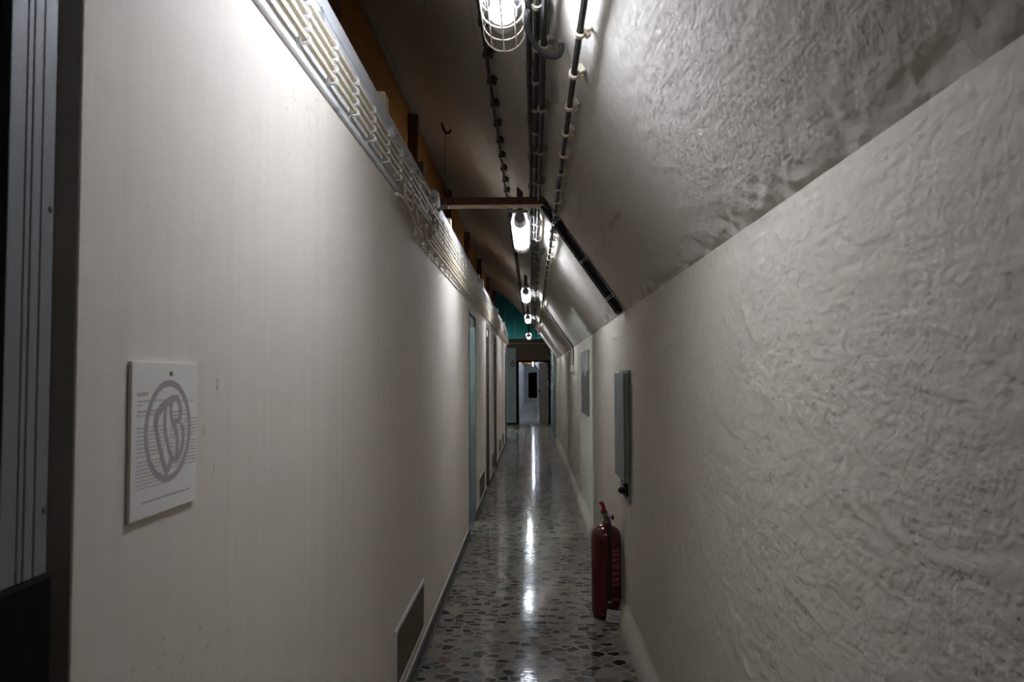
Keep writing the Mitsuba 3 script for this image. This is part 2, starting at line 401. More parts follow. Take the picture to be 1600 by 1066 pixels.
# ------------------------------------------------------------------ left partition
DOORS = [(7.25, 8.05, 2.03), (9.90, 10.55, 2.06), (11.95, 12.65, 2.05), (16.75, 17.55, 2.05)]
ZF = 2.235
edges = [0.996]
for a, b, _ in DOORS: edges += [a, b]
edges += [18.0]
wl = struct('wall_left', box(XL - 0.085, XL - 0.061, 0.80, 18.0, 2.12, 2.50), 'mat_black_trim', label='left partition wall covered with pale woven paper')
def panel(y0, y1, z0, z1):
    put('wall_panel', box(XL - 0.06, XL, y0 + 0.0015, y1 - 0.0015, z0, z1, 0.002), 'mat_paper', wl)
for i in range(0, len(edges) - 1, 2): panel(edges[i], edges[i + 1], 0.0, ZF + 0.01)
for a, b, h in DOORS:
    panel(a + 0.004, b - 0.004, h + 0.05, ZF + 0.01)
put('fascia_board', box(XL - 0.06, XL + 0.012, 0.996, 18.0, ZF, 2.446, 0.003), 'mat_fascia', wl, label='pale grey painted fascia board above the wall panels')
put('top_rail', box(XL - 0.06, XL + 0.012, 0.996, 18.0, 2.449, 2.503, 0.003), 'mat_fascia', wl)
# skirting on the stretches of wall
for i in range(0, len(edges) - 1, 2):
    a, b = edges[i], edges[i + 1]
    struct('baseboard_left' if i == 0 else 'baseboard_left', cat(box(XL, XL + 0.012, a, b, 0.0, 0.078, 0.004), box(XL, XL + 0.02, a, b, 0.0, 0.018, 0.006)), 'mat_skirting')
    put('skirting_lip', box(XL, XL + 0.007, a, b, 0.0785, 0.096, 0.003), 'mat_vent_frame', wl)
# door openings in blue grey steel frames, reveals and short side walls behind them
for i, (a, b, h) in enumerate(DOORS):
    blue = i in (0, 3)
    m = 'mat_blue_steel' if blue else 'mat_brown_frame'
    fr = thing('door_frame', ['blue grey steel door frame with cool light from its open room', 'dark brown door frame second along the left wall, between two floor vents',
                              'narrow dark door frame third along the left wall, past the second vent', 'blue grey door frame at the far end of the left wall'][i], 'door frame')
    put('near_jamb', box(XL - 0.13, XL + 0.006, a, a + 0.035, 0, h, 0.004), m, fr)
    put('far_jamb', box(XL - 0.13, XL + 0.006, b - 0.035, b, 0, h, 0.004), m, fr)
    put('head', box(XL - 0.13, XL + 0.006, a, b, h, h + 0.045, 0.004), m, fr)
    put('threshold', box(XL - 0.13, XL - 0.002, a + 0.036, b - 0.036, 0.0, 0.008, 0.002), 'mat_brown_frame', fr)
    put('transom', box(XL - 0.10, XL - 0.01, a + 0.036, b - 0.036, h - 0.09, h - 0.001, 0.004), 'mat_fascia', fr, label='pale ribbed strip under the door head')
    dk = thing('room_door', ['door leaf swung back inside the room behind the first door frame', 'door leaf ajar behind the second door frame',
                             'door leaf ajar behind the third door frame', 'blue grey door leaf behind the farthest door frame'][i], 'door')
    if i == 0:
        put('leaf', box(XL - 0.86, XL - 0.135, b - 0.075, b - 0.04, 0.012, h - 0.1, 0.003), 'mat_blue_steel', dk)
        put('handle', tube([(XL - 0.80, b - 0.076, 1.02), (XL - 0.80, b - 0.12, 1.02), (XL - 0.70, b - 0.12, 1.02)], 0.009), 'mat_galvanised', dk, smooth=40)
    else:
        put('leaf', box(XL - 0.115, XL - 0.078, a + 0.04, b - (0.040 if i != 2 else 0.14), 0.012, h - 0.1, 0.003), m, dk)
        put('handle', tube([(XL - 0.079, b - 0.22, 1.02), (XL - 0.035, b - 0.22, 1.02), (XL - 0.035, b - 0.32, 1.02)], 0.009), 'mat_galvanised', dk, smooth=40)
# the lit room behind the first door
YR0, YR1 = 6.2, 9.4
struct('trim_1', cat(box(-3.2, -3.15, YR0, YR1, 0, 2.5), box(-3.2, XL - 0.06, YR0 - 0.05, YR0, 0, 2.5), box(-3.2, XL - 0.06, YR1, YR1 + 0.05, 0, 2.5),
                     box(-3.2, XL - 0.06, YR0, YR1, 2.44, 2.5), box(-3.2, -0.74, YR0, YR1, -0.05, 0)), 'mat_room')
def emitter(rgb, weight=1.0): return {'type': 'area', 'radiance': {'type': 'rgb', 'value': list(rgb)}, 'sampling_weight': weight}
rl = thing('pendant_lamp', 'cool pendant bulb hanging inside the room behind the first open door', 'lamp')
put('cord', tube([(-1.25, 7.32, 2.44), (-1.25, 7.32, 2.2), (-1.25, 7.32, 1.95)], 0.004, 6), 'mat_black_cable', rl, smooth=40)
put('socket', lathe([(0, 0), (0.02, 0), (0.02, 0.05), (0, 0.055)], (-1.25, 7.32, 1.905), 'z', 14), 'mat_lamp_black', rl, smooth=40)
put('bulb', {**mikit.ply(lathe([(0, 0), (0.02, 0.004), (0.034, 0.025), (0.036, 0.04), (0.028, 0.06), (0.015, 0.075), (0, 0.076)], (-1.25, 7.32, 1.828), 'z', 16), 'mat_white_plastic', 40), 'emitter': emitter(ROOM_TUBE, 0.8)}, None, rl)
# the room behind the third door
struct('trim_2', cat(box(-2.2, -2.15, 11.2, 13.4, 0, 2.5), box(-2.2, XL - 0.06, 11.15, 11.2, 0, 2.5), box(-2.2, XL - 0.06, 13.4, 13.45, 0, 2.5),
                     box(-2.2, XL - 0.06, 11.2, 13.4, 2.44, 2.5), box(-2.2, -0.74, 11.2, 13.4, -0.05, 0)), 'mat_room')
rl = thing('room_wall_lamp', 'small lamp inside the room behind the third door frame', 'lamp')
put('housing', box(-2.15, -2.10, 12.1, 12.6, 1.7, 2.1, 0.006), 'mat_white_plastic', rl)
put('tube', {**mikit.ply(box(-2.099, -2.07, 12.15, 12.55, 1.74, 2.06, 0.008), 'mat_white_plastic'), 'emitter': emitter((9, 9, 8.6), 0.3)}, None, rl)

# near door frame at the left edge of the picture
nf = thing('metal_door_frame', 'grey ribbed metal door frame at the left edge, black below', 'door frame')
gy = [0.858, 0.888, 0.8995, 0.9185, 0.945]
for k in range(4):
    put('frame_rib', box(XL - 0.05, XL, gy[k] + 0.001, gy[k + 1] - 0.001, 1.218, 2.50, 0.0008), 'mat_frame_metal', nf)
put('lower_panel', box(XL - 0.05, XL + 0.006, 0.80, 0.949, 0.0, 1.217, 0.004), 'mat_black_panel', nf, label='black lower section')
put('groove_backing', box(XL - 0.052, XL - 0.012, 0.859, 0.944, 1.218, 2.50), 'mat_black_trim', nf)
put('edge_strip', box(XL - 0.058, XL - 0.030, 0.950, 0.995, 0.0, 2.50, 0.002), 'mat_black_trim', nf, label='black recessed strip beside the wall panel')
for z in (1.294, 1.653, 2.2):
    put('screw', lathe([(0.0045, 0), (0.004, 0.002), (0.0, 0.0026)], (XL - 0.0005, 0.9375, z), 'x', 12), 'mat_brown_frame', nf, smooth=30)
struct('wall_near', box(XL - 0.06, XL - 0.004, -3.0, 0.795, 0, 2.503), 'mat_black_trim')
struct('wall_back', box(-3.3, 0.7, -3.06, -3.0, -0.05, 4.0), 'mat_dark_ceiling')

# ------------------------------------------------------------------ wooden panels above the partition
posts = [0.9, 3.2, 5.47, 7.75, 10.04, 12.35, 14.7, 17.0]
XP = -0.86
zt = arch_at(XP)[0] - 0.015
struct('trim_3', box(-3.2, XL - 0.06, -3, YE, 2.38, 2.42), 'mat_dark_ceiling')
for k in range(len(posts) - 1):
    a, b = posts[k], posts[k + 1]
    w = thing('upper_wood_panel', ['first', 'second', 'third', 'fourth', 'fifth', 'sixth', 'farthest'][k] + ' orange stained plywood panel from the camera above the left partition', 'wood panel', 'orange plywood panels above the partition')
    put('board', box(XP - 0.018, XP, a + 0.002, (a + b) / 2 - 0.002, 2.42, zt, 0.002), 'mat_orange_wood', w)
    put('board', box(XP - 0.018, XP, (a + b) / 2 + 0.002, b - 0.002, 2.42, zt, 0.002), 'mat_orange_wood', w)
    put('rail', box(XP, XP + 0.022, a + 0.03, b - 0.03, 2.42, 2.50, 0.003), 'mat_brown_wood', w)
for y in posts:
    tag(put('wood_post', box(XP + 0.001, XP + 0.07, y - 0.028, y + 0.028, 2.42, arch_at(XP + 0.07)[0] - 0.03, 0.004), 'mat_dark_wood'),
        'dark brown wooden post dividing the plywood panels above the left partition', 'post', 'posts above the left partition')
for y, big in ((3.05, 1), (4.15, 0), (5.55, 1), (8.6, 1), (10.8, 0), (13.0, 1), (15.3, 1)):
    tag(put('wood_block', box(XL - 0.055, XL + 0.008, y, y + 0.09, 2.504, 2.504 + (0.062 if big else 0.085), 0.004), 'mat_pale_wood' if big else 'mat_brown_wood'),
        ('pale' if big else 'brown') + ' joist end lying on the top rail of the left partition', 'wood block', ('pale' if big else 'brown') + ' joist ends on the partition')

# ------------------------------------------------------------------ caged lamps under the vault
XLAMP = -0.078
def caged_lamp(y0, y1, zb, label, rgb, weight, r=0.060, nr=13):
    L = thing('caged_lamp', label, 'lamp', 'caged tube lamps along the ceiling')
    zc = zb + r
    cx = XLAMP
    zs = arch_at(cx)[0]
    put('near_cap', lathe([(0.0, 0), (0.028, 0), (0.034, 0.006), (0.036, 0.12), (0.040, 0.125), (0.040, 0.15), (0.0, 0.15)], (cx, y0, zc), 'y', 24), 'mat_lamp_grey', L, smooth=30)
    put('far_cap', lathe([(0.0, 0), (0.040, 0), (0.040, 0.025), (0.036, 0.03), (0.034, 0.07), (0.02, 0.078), (0, 0.078)], (cx, y1 - 0.14, zc), 'y', 24), 'mat_lamp_grey', L, smooth=30)
    put('tube', {**mikit.ply(lathe([(0.0, 0), (0.024, 0.002), (0.031, 0.012), (0.031, y1 - y0 - 0.302), (0.024, y1 - y0 - 0.292), (0.0, y1 - y0 - 0.29)], (cx, y0 + 0.15, zc), 'y', 20), 'mat_white_plastic', 40), 'emitter': emitter(rgb, weight)}, None, L)
    put('body', cat(box(cx - 0.052, cx + 0.052, y0 + 0.03, y1 - 0.05, zc + 0.040, zc + 0.058, 0.004), *[box(cx + a, cx + a + 0.003, y0 + 0.03, y1 - 0.05, zc + 0.022, zc + 0.042) for a in (-0.052, 0.049)]), 'mat_lamp_grey', L, label='long grey tray over the tube')
    cg = put('cage', cat(*[tube([(cx + s * 0.044, y, zc + 0.045), (cx + s * 0.058, y, zc + 0.03)], 0.003, 6) for s in (-1, 1) for y in (y0 + 0.15, y1 - 0.1)]), 'mat_cage_wire', L, smooth=40)
    yy = np.linspace(y0 + 0.13, y1 - 0.012, nr)
    a = np.linspace(math.radians(-215), math.radians(35), 25)
    ring = np.stack([cx + r * np.cos(a), np.zeros(25), zc + r * np.sin(a)], 1)
    rd = mikit.ply(tube(ring, 0.0021, 6), 'mat_cage_wire', 40)
    for y in yy:
        put('wire_ring', rd, None, cg, to_world=T().translate([0, float(y), 0]))
    for ang in (-200, -162, -126, -90, -54, -18, 20):
        c, s = math.cos(math.radians(ang)), math.sin(math.radians(ang))
        pth = [(cx + 0.040 * c, y0 + 0.11, zc + 0.040 * s), (cx + r * c, y0 + 0.135, zc + r * s), (cx + r * c, y1 - 0.012, zc + r * s)]
        put('wire_bar', tube(pth, 0.0021, 6), 'mat_cage_wire', cg, smooth=40)
    for y in (y0 + 0.06, y1 - 0.16):
        top = zs + 0.005
        put('mounting_bracket', cat(box(cx - 0.02, cx + 0.02, y - 0.012, y + 0.012, zc + 0.06, top, 0.002),
                                    box(cx - 0.045, cx + 0.045, y - 0.014, y + 0.014, zc + 0.058, zc + 0.064, 0.002)), 'mat_lamp_black', L)
    return zc
LAMPS = [(1.22, 2.30, 2.400), (5.02, 6.12, 2.396), (9.40, 10.50, 2.403), (13.5, 14.55, 2.402), (16.35, 17.15, 2.235)]
LTXT = ['nearest caged tube lamp, cut by the top edge of the picture', 'second caged tube lamp, just past the rusty cross beam', 'third caged tube lamp, between the second lamp and the teal wall',
        'fourth caged tube lamp, small, in front of the teal wall', 'farthest caged tube lamp before the dark bulkhead, hanging lowest']
for (a, b, zb), tx, wt in zip(LAMPS, LTXT, (6.0, 4.0, 1.5, 0.8, 0.5)):
    caged_lamp(a, b, zb, tx, TUBE, wt)

# ------------------------------------------------------------------ cable runs on the vault
def run_point(x, off):
    z, n = arch_at(x)
    return np.array([x + n[0] * off, z + n[1] * off]), n
def wobble(ys, amp, seed):
    return (meshkit.noise(np.stack([ys * 3.7, np.full_like(ys, seed * 3.3), np.zeros_like(ys)], -1), seed) - 0.5) * 2 * amp
def ceiling_cable(x, off, r, mat, label, group, seed, y0=0.6, y1=YE - 0.05, amp=0.002):
    ys_ = np.arange(y0, y1, 0.09)
    p, n = run_point(x, off)
    sag = 0.0015 * np.cos(ys_ * 2 * np.pi / 0.29)
    P = np.stack([p[0] + wobble(ys_, amp, seed) + 0 * ys_, ys_, p[1] + wobble(ys_, amp, seed + 9) + sag], 1)
    return tag(put('ceiling_cable', tube(P, r, 7), mat, None, 40), label, 'cable', group)
ceiling_cable(-0.155, 0.030, 0.008, 'mat_black_cable', 'dark cable clipped to the ceiling left of the lamps', None, 1)
for k, (dx, off, r) in enumerate(((0.022, 0.036, 0.0095), (0.044, 0.036, 0.0100), (0.066, 0.036, 0.0095), (0.034, 0.056, 0.008))):
    ceiling_cable(dx, off, r, 'mat_grey_cable' if k in (0,) else 'mat_black_cable',
                  ['grey cable on the left of the bundle along the ceiling beside the lamps', 'middle black cable of the ceiling bundle beside the lamps', 'rightmost black cable of the ceiling bundle beside the lamps', 'thin black cable hanging lowest in the ceiling bundle'][k], 'cables of the ceiling bundle', 3 + k)
ceiling_cable(0.155, 0.0315, 0.0095, 'mat_black_cable', 'single black cable on pale spacers right of the ceiling bundle', None, 12)
def clip_parts(r, spacer, gap):
    """A spacer block on the surface (local z = inward) with a saddle over a cable lying along local y."""
    blk = box(-0.014, 0.014, -0.011, 0.011, -0.004, spacer, 0.003)
    c = (0, spacer + r)
    pg = Point(c).buffer(r + gap + 0.0042, 10).difference(Point(c).buffer(r + gap * 0.3, 10)).difference(sbox(-1, -1, 1, spacer))
    pg = pg.union(sbox(-0.021, spacer - 0.004, 0.021, spacer + 0.001)).union(sbox(-0.024, spacer - 0.009, -0.018, spacer + 0.004)).union(sbox(0.018, spacer - 0.009, 0.024, spacer + 0.004))
    return blk, ext_y(pg, -0.010, 0.010)
def frame_at(x, y, n, z):
    n3 = np.array([n[0], 0, n[1]]); yv = np.array([0, 1.0, 0]); xv = np.cross(yv, n3)
    M = np.eye(4); M[:3, 0] = xv; M[:3, 1] = yv; M[:3, 2] = n3; M[:3, 3] = [x, y, z]
    return T(M.tolist())
cb = {}
for nm, r, sp in (('right', 0.0095, 0.022), ('mid', 0.0100, 0.026), ('left', 0.008, 0.022)):
    blk, sad = clip_parts(r, sp, 0.003)
    pale = nm == 'right'
    cb[nm] = (mikit.ply(blk, {'right': 'mat_old_plastic', 'mid': 'mat_brown_plastic', 'left': 'mat_dark_plastic'}[nm]), mikit.ply(sad, 'mat_old_plastic' if pale else ('mat_brown_plastic' if nm == 'mid' else 'mat_dark_plastic'), 40))
def clip(nm, x, y, label, group):
    z, n = arch_at(x)
    c = thing('cable_clip', label, 'cable clip', group)
    M = frame_at(x, y, n, z)
    put('spacer', cb[nm][0], None, c, to_world=M); put('saddle', cb[nm][1], None, c, to_world=M)
for k in range(56):
    y = 1.20 + 0.29 * k
    clip('right', 0.155, y, 'pale plastic clip holding the single cable right of the ceiling bundle', 'clips of the right ceiling cable')
    clip('mid', 0.022 if k % 2 else 0.066, y + 0.05, 'dull plastic clip holding the cable bundle along the ceiling', 'clips of the ceiling bundle')
    clip('mid', 0.044, y + 0.12, 'dull plastic clip holding the cable bundle along the ceiling', 'clips of the ceiling bundle')
    clip('left', -0.155, y + 0.16, 'dark plastic clip holding the cable left of the lamps', 'clips of the left ceiling cable')
# short lead from each lamp to the bundle
for k, (a, b, zb) in enumerate(LAMPS[:4]):
    p, n = run_point(0.06, 0.066)
    yl = b - 0.10
    P = spline([(-0.008, b - 0.13, zb + 0.066), (-0.006, b - 0.06, zb + 0.030), (0.020, b - 0.01, zb + 0.010), (0.060, b + 0.03, zb - 0.002), (0.084, b + 0.05, zb + 0.012), (0.090, b + 0.056, zb + 0.050)], 30)
    tag(put('lamp_lead', tube(P, 0.0085, 8), 'mat_black_cable', None, 40), ['thick black lead running from the nearest lamp to the cable bundle', 'black lead from the second lamp to the cable bundle',
        'black lead from the third lamp to the cable bundle', 'black lead from the fourth lamp to the cable bundle'][k], 'cable')
# an old hook with a wire on the dark part of the vault
hz, hn = arch_at(-0.61)
hk = thing('ceiling_hook', 'small dark hook with a thin hanging wire on the shaded vault left of the lamps', 'hook')
put('hook', tube(spline([(-0.61, 5.36, hz + 0.004), (-0.60, 5.36, hz - 0.045), (-0.575, 5.36, hz - 0.07), (-0.55, 5.36, hz - 0.05), (-0.555, 5.36, hz - 0.03)], 16), 0.008, 7), 'mat_black_cable', hk, smooth=40)
put('wire', tube([(-0.59, 5.36, hz - 0.06), (-0.592, 5.36, hz - 0.20), (-0.59, 5.36, hz - 0.34)], 0.0022, 5), 'mat_black_cable', hk, smooth=40)
# bent support wires by the lamps
for k, y in enumerate((4.93, 9.28, 13.4)):
    z0, n0 = arch_at(-0.05); z1, n1 = arch_at(0.03)
    P = [(-0.10, y, LAMPS[k + 1][2] + 0.125), (-0.02, y, 2.52), (0.0, y, 2.535), (0.055, y + 0.03, 2.425)]
    tag(put('support_wire', tube(densify(P, 0.01), 0.0035, 6), 'mat_grey_cable', None, 40), ['bent grey support wire above the second lamp', 'bent grey support wire above the third lamp', 'bent grey support wire above the fourth lamp'][k], 'wire')

# ------------------------------------------------------------------ rusty cross beam and the black cable bundle down the slope
YBm = 4.60
bm = thing('cross_beam', 'rusty perforated steel beam bridging from the left partition to the ceiling slope', 'beam')
put('web', box(XL + 0.02, 0.13, YBm, YBm + 0.004, 2.452, 2.492, 0.0015), 'mat_rust_steel', bm)
hol = [Polygon(affinity.scale(Point(x, YBm + 0.05).buffer(1.0), 0.013, 0.0075).exterior.coords) for x in np.arange(XL + 0.075, 0.08, 0.088)]
pl = sbox(XL + 0.02, YBm, 0.13, YBm + 0.10)
for h in hol: pl = pl.difference(h)
fm = trimesh.creation.extrude_polygon(pl, 0.004, engine='earcut'); fm.apply_translation([0, 0, 2.448])
put('perforated_flange', fm, 'mat_beam_under', bm, label='beige underside with a row of slots')
put('top_flange', box(XL + 0.02, 0.13, YBm, YBm + 0.09, 2.490, 2.494), 'mat_rust_steel', bm)
put('back_plate', box(XL + 0.02, 0.13, YBm + 0.05, YBm + 0.054, 2.462, 2.492), 'mat_rust_steel', bm)
put('end_bracket', cat(tube(spline([(XL + 0.014, YBm + 0.03, 2.36), (XL + 0.020, YBm + 0.03, 2.41), (XL + 0.045, YBm + 0.03, 2.44), (XL + 0.09, YBm + 0.03, 2.444)], 12), 0.012, 10),
                      box(XL + 0.0125, XL + 0.02, YBm - 0.02, YBm + 0.09, 2.40, 2.50, 0.002)), 'mat_lamp_grey', bm, smooth=40)
put('bolt', cat(lathe([(0, 0), (0.013, 0), (0.013, 0.009), (0, 0.009)], (XL + 0.02, YBm + 0.025, 2.475), 'x', 6), lathe([(0, 0), (0.007, 0), (0.006, 0.022), (0, 0.023)], (XL + 0.02, YBm + 0.025, 2.475), 'x', 12)), 'mat_galvanised', bm, smooth=30)
sl = np.linspace(-0.02, 0.80, 30)
def slope_path(y, off, d0, d1, n=26, endwall=0.0):
    out = []
    for d in np.linspace(d1, d0, n):
        p, nn = arch_dist(d); out.append((p[0] + nn[0] * off, y, p[1] + nn[1] * off))
    if endwall > 0:
        out += [(XR - off, y, 1.80 - q) for q in np.linspace(0.01, endwall, 5)]
    return np.array(out)
from itertools import product
for k, (j, lay) in enumerate([(j, 0) for j in range(5)] + [(j, 1) for j in range(4)]):
    y = YBm + 0.002 + j * 0.0208 + (0.0104 if lay else 0)
    P = slope_path(y, 0.020 + 0.0185 * lay, 0.012 + 0.006 * (k % 3), 0.79 - 0.02 * (k % 3), endwall=0.0)
    P[:, 1] += 0.003 * np.sin(np.linspace(0, 5, len(P)))
    tag(put('slope_cable', tube(P, 0.0098, 8), 'mat_black_cable', None, 40), 'black cable of the thick bundle clamped down the right slope from the beam', 'cable', 'black cables down the right slope')
    e = P[-1]
    put('cut_end', box(e[0] - 0.004, e[0] + 0.004, e[1] - 0.004, e[1] + 0.004, e[2] - 0.008, e[2] + 0.001, 0.001), 'mat_brass', f'slope_cable_{k:03d}' if k else 'slope_cable')
for k, d in enumerate((0.12, 0.38, 0.66)):
    p, nn = arch_dist(d)
    M = frame_at(p[0], YBm + 0.045, nn, p[1])
    a = np.linspace(0, math.pi, 17)
    band = np.stack([np.zeros(17), np.cos(a) * 0.066, 0.004 + np.sin(a) ** 0.5 * 0.046], 1)
    m = cat(tube(band + [0.006, 0, 0], 0.0035, 6), tube(band - [0.006, 0, 0], 0.0035, 6), box(-0.012, 0.012, -0.085, -0.055, -0.002, 0.012, 0.002), box(-0.012, 0.012, 0.055, 0.085, -0.002, 0.012, 0.002))
    tag(put('cable_clamp', m, 'mat_galvanised' if k == 2 else 'mat_lamp_grey', None, 40, to_world=M), ['lowest grey clamp around the black bundle on the slope', 'middle grey clamp around the black bundle on the slope', 'top grey clamp around the black bundle near the beam'][k], 'clamp')
# thin cable to the small switch box farther down the wall
P = slope_path(10.35, 0.008, 0.035, 0.74, 22, 0.22)
tag(put('thin_cable', tube(P, 0.007, 7), 'mat_black_cable', None, 40), 'thin black cable down the slope to the small beige switch box', 'cable')
sb = thing('switch_box', 'small beige switch box at the end of the thin black cable', 'switch box')
put('body', box(XR - 0.045, XR + 0.005, 10.30, 10.40, 1.50, 1.585, 0.006), 'mat_old_plastic', sb)
put('cover_plate', box(XR - 0.050, XR - 0.0455, 10.31, 10.39, 1.51, 1.575, 0.002), 'mat_white_plastic', sb)

# ------------------------------------------------------------------ beige cables on the fascia
XF = XL + 0.012
def wall_cable(z0, y0, y1, r, seed, label, off=0.012, fn=None):
    ys_ = np.arange(y0, y1, 0.045)
    ph = (ys_ - 1.62) / 0.27
    z = z0 - 0.0022 * np.sin(np.pi * ph) ** 2 + wobble(ys_ * 0.4, 0.0015, seed)
    if fn is not None: z = z + fn(ys_)
    x = XF + off + r + 0.0015 * np.sin(np.pi * ph) ** 2
    P = np.stack([x, ys_, z], 1)
    return tag(put('wall_cable', tube(P, r, 8), 'mat_beige_cable', None, 40), label, 'cable', 'beige cables along the left fascia')
rows = [2.272, 2.305, 2.338, 2.371]
for k, z in enumerate(rows):
    wall_cable(z, 1.04, 17.9, 0.0082, 50 + k, ['lowest', 'second lowest', 'second highest', 'highest'][k] + ' of the four long beige cables on the near fascia of the left wall', fn=lambda q: np.clip((q - 3.2) / 1.5, 0, 1) * -0.012)
for k, z in enumerate((2.150, 2.180, 2.205, 2.232, 2.395)):
    wall_cable(z, 3.15 + 0.16 * k, 17.9, 0.0080, 70 + k, ['lowest beige cable under the fascia, starting before the beam', 'second beige cable from below under the fascia edge', 'third beige cable from below under the fascia edge', 'beige cable along the lower edge of the fascia', 'extra beige cable high on the fascia, starting near the beam'][k], off=0.018 if z < ZF else 0.008, fn=(lambda q, kk=k: 0.05 * np.exp(-((q - 3.3 - 0.2 * kk) / 0.25) ** 2)))
# combs of saddles that hold them
def comb(zs, r):
    pg = sbox(0.0, min(zs) - r - 0.010, 0.0035, max(zs) + r + 0.012)
    for z in zs:
        c = (0.012 + r, z)
        pg = pg.union(Point(c).buffer(r + 0.0042, 8).difference(Point(c).buffer(r + 0.0006, 8)).intersection(sbox(0.010, -9, 1, 9)))
        for q in (-1, 1): pg = pg.union(sbox(0.0, z + q * (r + 0.0024) - 0.0018, 0.012 + r, z + q * (r + 0.0024) + 0.0018))
    return ext_y(pg, -0.009, 0.009)
comb_a = mikit.ply(comb(rows, 0.0082), 'mat_white_plastic', 30)
comb_b = mikit.ply(comb([z - 0.012 for z in rows] + [2.395], 0.0082), 'mat_white_plastic', 40)
comb_c = mikit.ply(comb([2.150, 2.180, 2.205], 0.0080), 'mat_white_plastic', 40)
for k in range(60):
    y = 1.35 + 0.27 * k
    key = put('cable_comb', comb_a if y < 4.2 else comb_b, None, to_world=T().translate([XF, y, 0]))
    tag(key, 'white comb of saddles holding the beige cables on the fascia', 'cable clip', 'white cable combs on the fascia')
    if y > 3.6:
        key = put('lower_cable_comb', comb_c, None, to_world=T().translate([XL, y + 0.1, 0]))
        tag(key, 'white comb of saddles holding the lower beige cables just under the fascia', 'cable clip', 'white cable combs under the fascia')
# loops and small fittings on the fascia just before the beam
for k, (y, z, R) in enumerate(((3.42, 2.235, 0.060), (3.70, 2.20, 0.050), (3.98, 2.19, 0.060), (4.25, 2.27, 0.045))):
    a = np.linspace(math.radians(-10), math.radians(200), 18)
    P = np.stack([np.full(18, XF + 0.034 + 0.004 * k), y + 1.9 * R * np.cos(a), z - 0.9 * R * np.sin(a)], 1)
    P = np.vstack([P[:1] + [0, 0.05, 0.03], P, P[-1:] + [-0.01, -0.06, 0.03]])
    tag(put('cable_loop', tube(spline(P, 40), 0.008, 8), 'mat_beige_cable', None, 40), 'sagging loop of beige cable below the fascia before the beam', 'cable', 'beige cable loops before the beam')
for k, (y, z) in enumerate(((3.12, 2.425), (3.36, 2.405), (3.72, 2.42), (4.28, 2.42))):
    j = thing('junction_box', 'small round grey junction box on the fascia before the beam', 'junction box', 'round junction boxes on the fascia')
    put('body', lathe([(0, 0), (0.026, 0), (0.026, 0.018), (0.022, 0.024), (0, 0.025)], (XF, y, z), 'x', 18), 'mat_fascia', j, smooth=30)
    put('gland', lathe([(0, 0), (0.010, 0), (0.010, 0.014), (0, 0.014)], (XF + 0.025, y, z - 0.004), 'x', 12), 'mat_lamp_grey', j, smooth=30)
for k, (y, w) in enumerate(((4.30, 0.14), (8.3, 0.16), (12.0, 0.16), (15.0, 0.14))):
    pb = thing('cable_box', ['pale square box on the fascia at the beam', 'pale square box on the fascia above the floor vent', 'pale square box on the fascia above the third door frame', 'pale square box on the fascia near the far end'][k], 'junction box')
    put('body', box(XF, XF + 0.045, y, y + w, 2.395, 2.475, 0.005), 'mat_white_plastic', pb)
    put('lid', box(XF + 0.0455, XF + 0.052, y + 0.006, y + w - 0.006, 2.401, 2.469, 0.002), 'mat_white_plastic', pb)

# ------------------------------------------------------------------ floor-level vents in the left wall
for k, (a, b, z0, z1) in enumerate(((3.36, 4.19, 0.150, 0.375), (8.52, 9.45, 0.115, 0.345), (11.15, 11.75, 0.12, 0.35), (13.7, 14.3, 0.12, 0.35), (14.95, 15.6, 0.12, 0.35))):
    v = thing('floor_vent', ['largest brown slatted vent low on the left wall, nearest the camera', 'dark slatted vent low on the left wall just past the first door frame',
                             'small slatted vent low on the left wall between the second and third door frames', 'small slatted vent just past the third door frame', 'farthest slatted vent low on the left wall'][k], 'vent')
    fr = 0.017
    ring = sbox(a - fr, z0 - fr, b + fr, z1 + fr).difference(sbox(a, z0, b, z1))
    put('frame', slab(ring, XL + 0.0005, XL + 0.010), 'mat_vent_frame', v)
    put('backing', box(XL - 0.002, XL + 0.0015, a, b, z0, z1), 'mat_vent_dark', v)
    n = int((b - a) / 0.0165)
    put('slats', cat(*[box(XL + 0.0015, XL + 0.007, y, y + 0.0085, z0, z1) for y in np.linspace(a + 0.004, b - 0.012, n)]), 'mat_vent_bar', v, kind='stuff')

# ------------------------------------------------------------------ notice board on the left wall
NY0, NY1, NZ0, NZ1 = 1.127, 1.350, 1.242, 1.474
nb = thing('notice_board', 'white notice board with a purple round emblem and two text columns on the left wall', 'notice')
put('board', box(XL + 0.0005, XL + 0.0065, NY0, NY1, NZ0, NZ1, 0.0008), 'mat_board', nb)
XN = XL + 0.0065
W, H = NY1 - NY0, NZ1 - NZ0
def strip(poly, h=0.0003):
    return slab(affinity.translate(affinity.scale(poly, W, H, origin=(0, 0)), NY0, NZ0), XN, XN + h)
def line(x0, x1, z, t=0.006): return sbox(x0, z - t / 2, x1, z + t / 2)
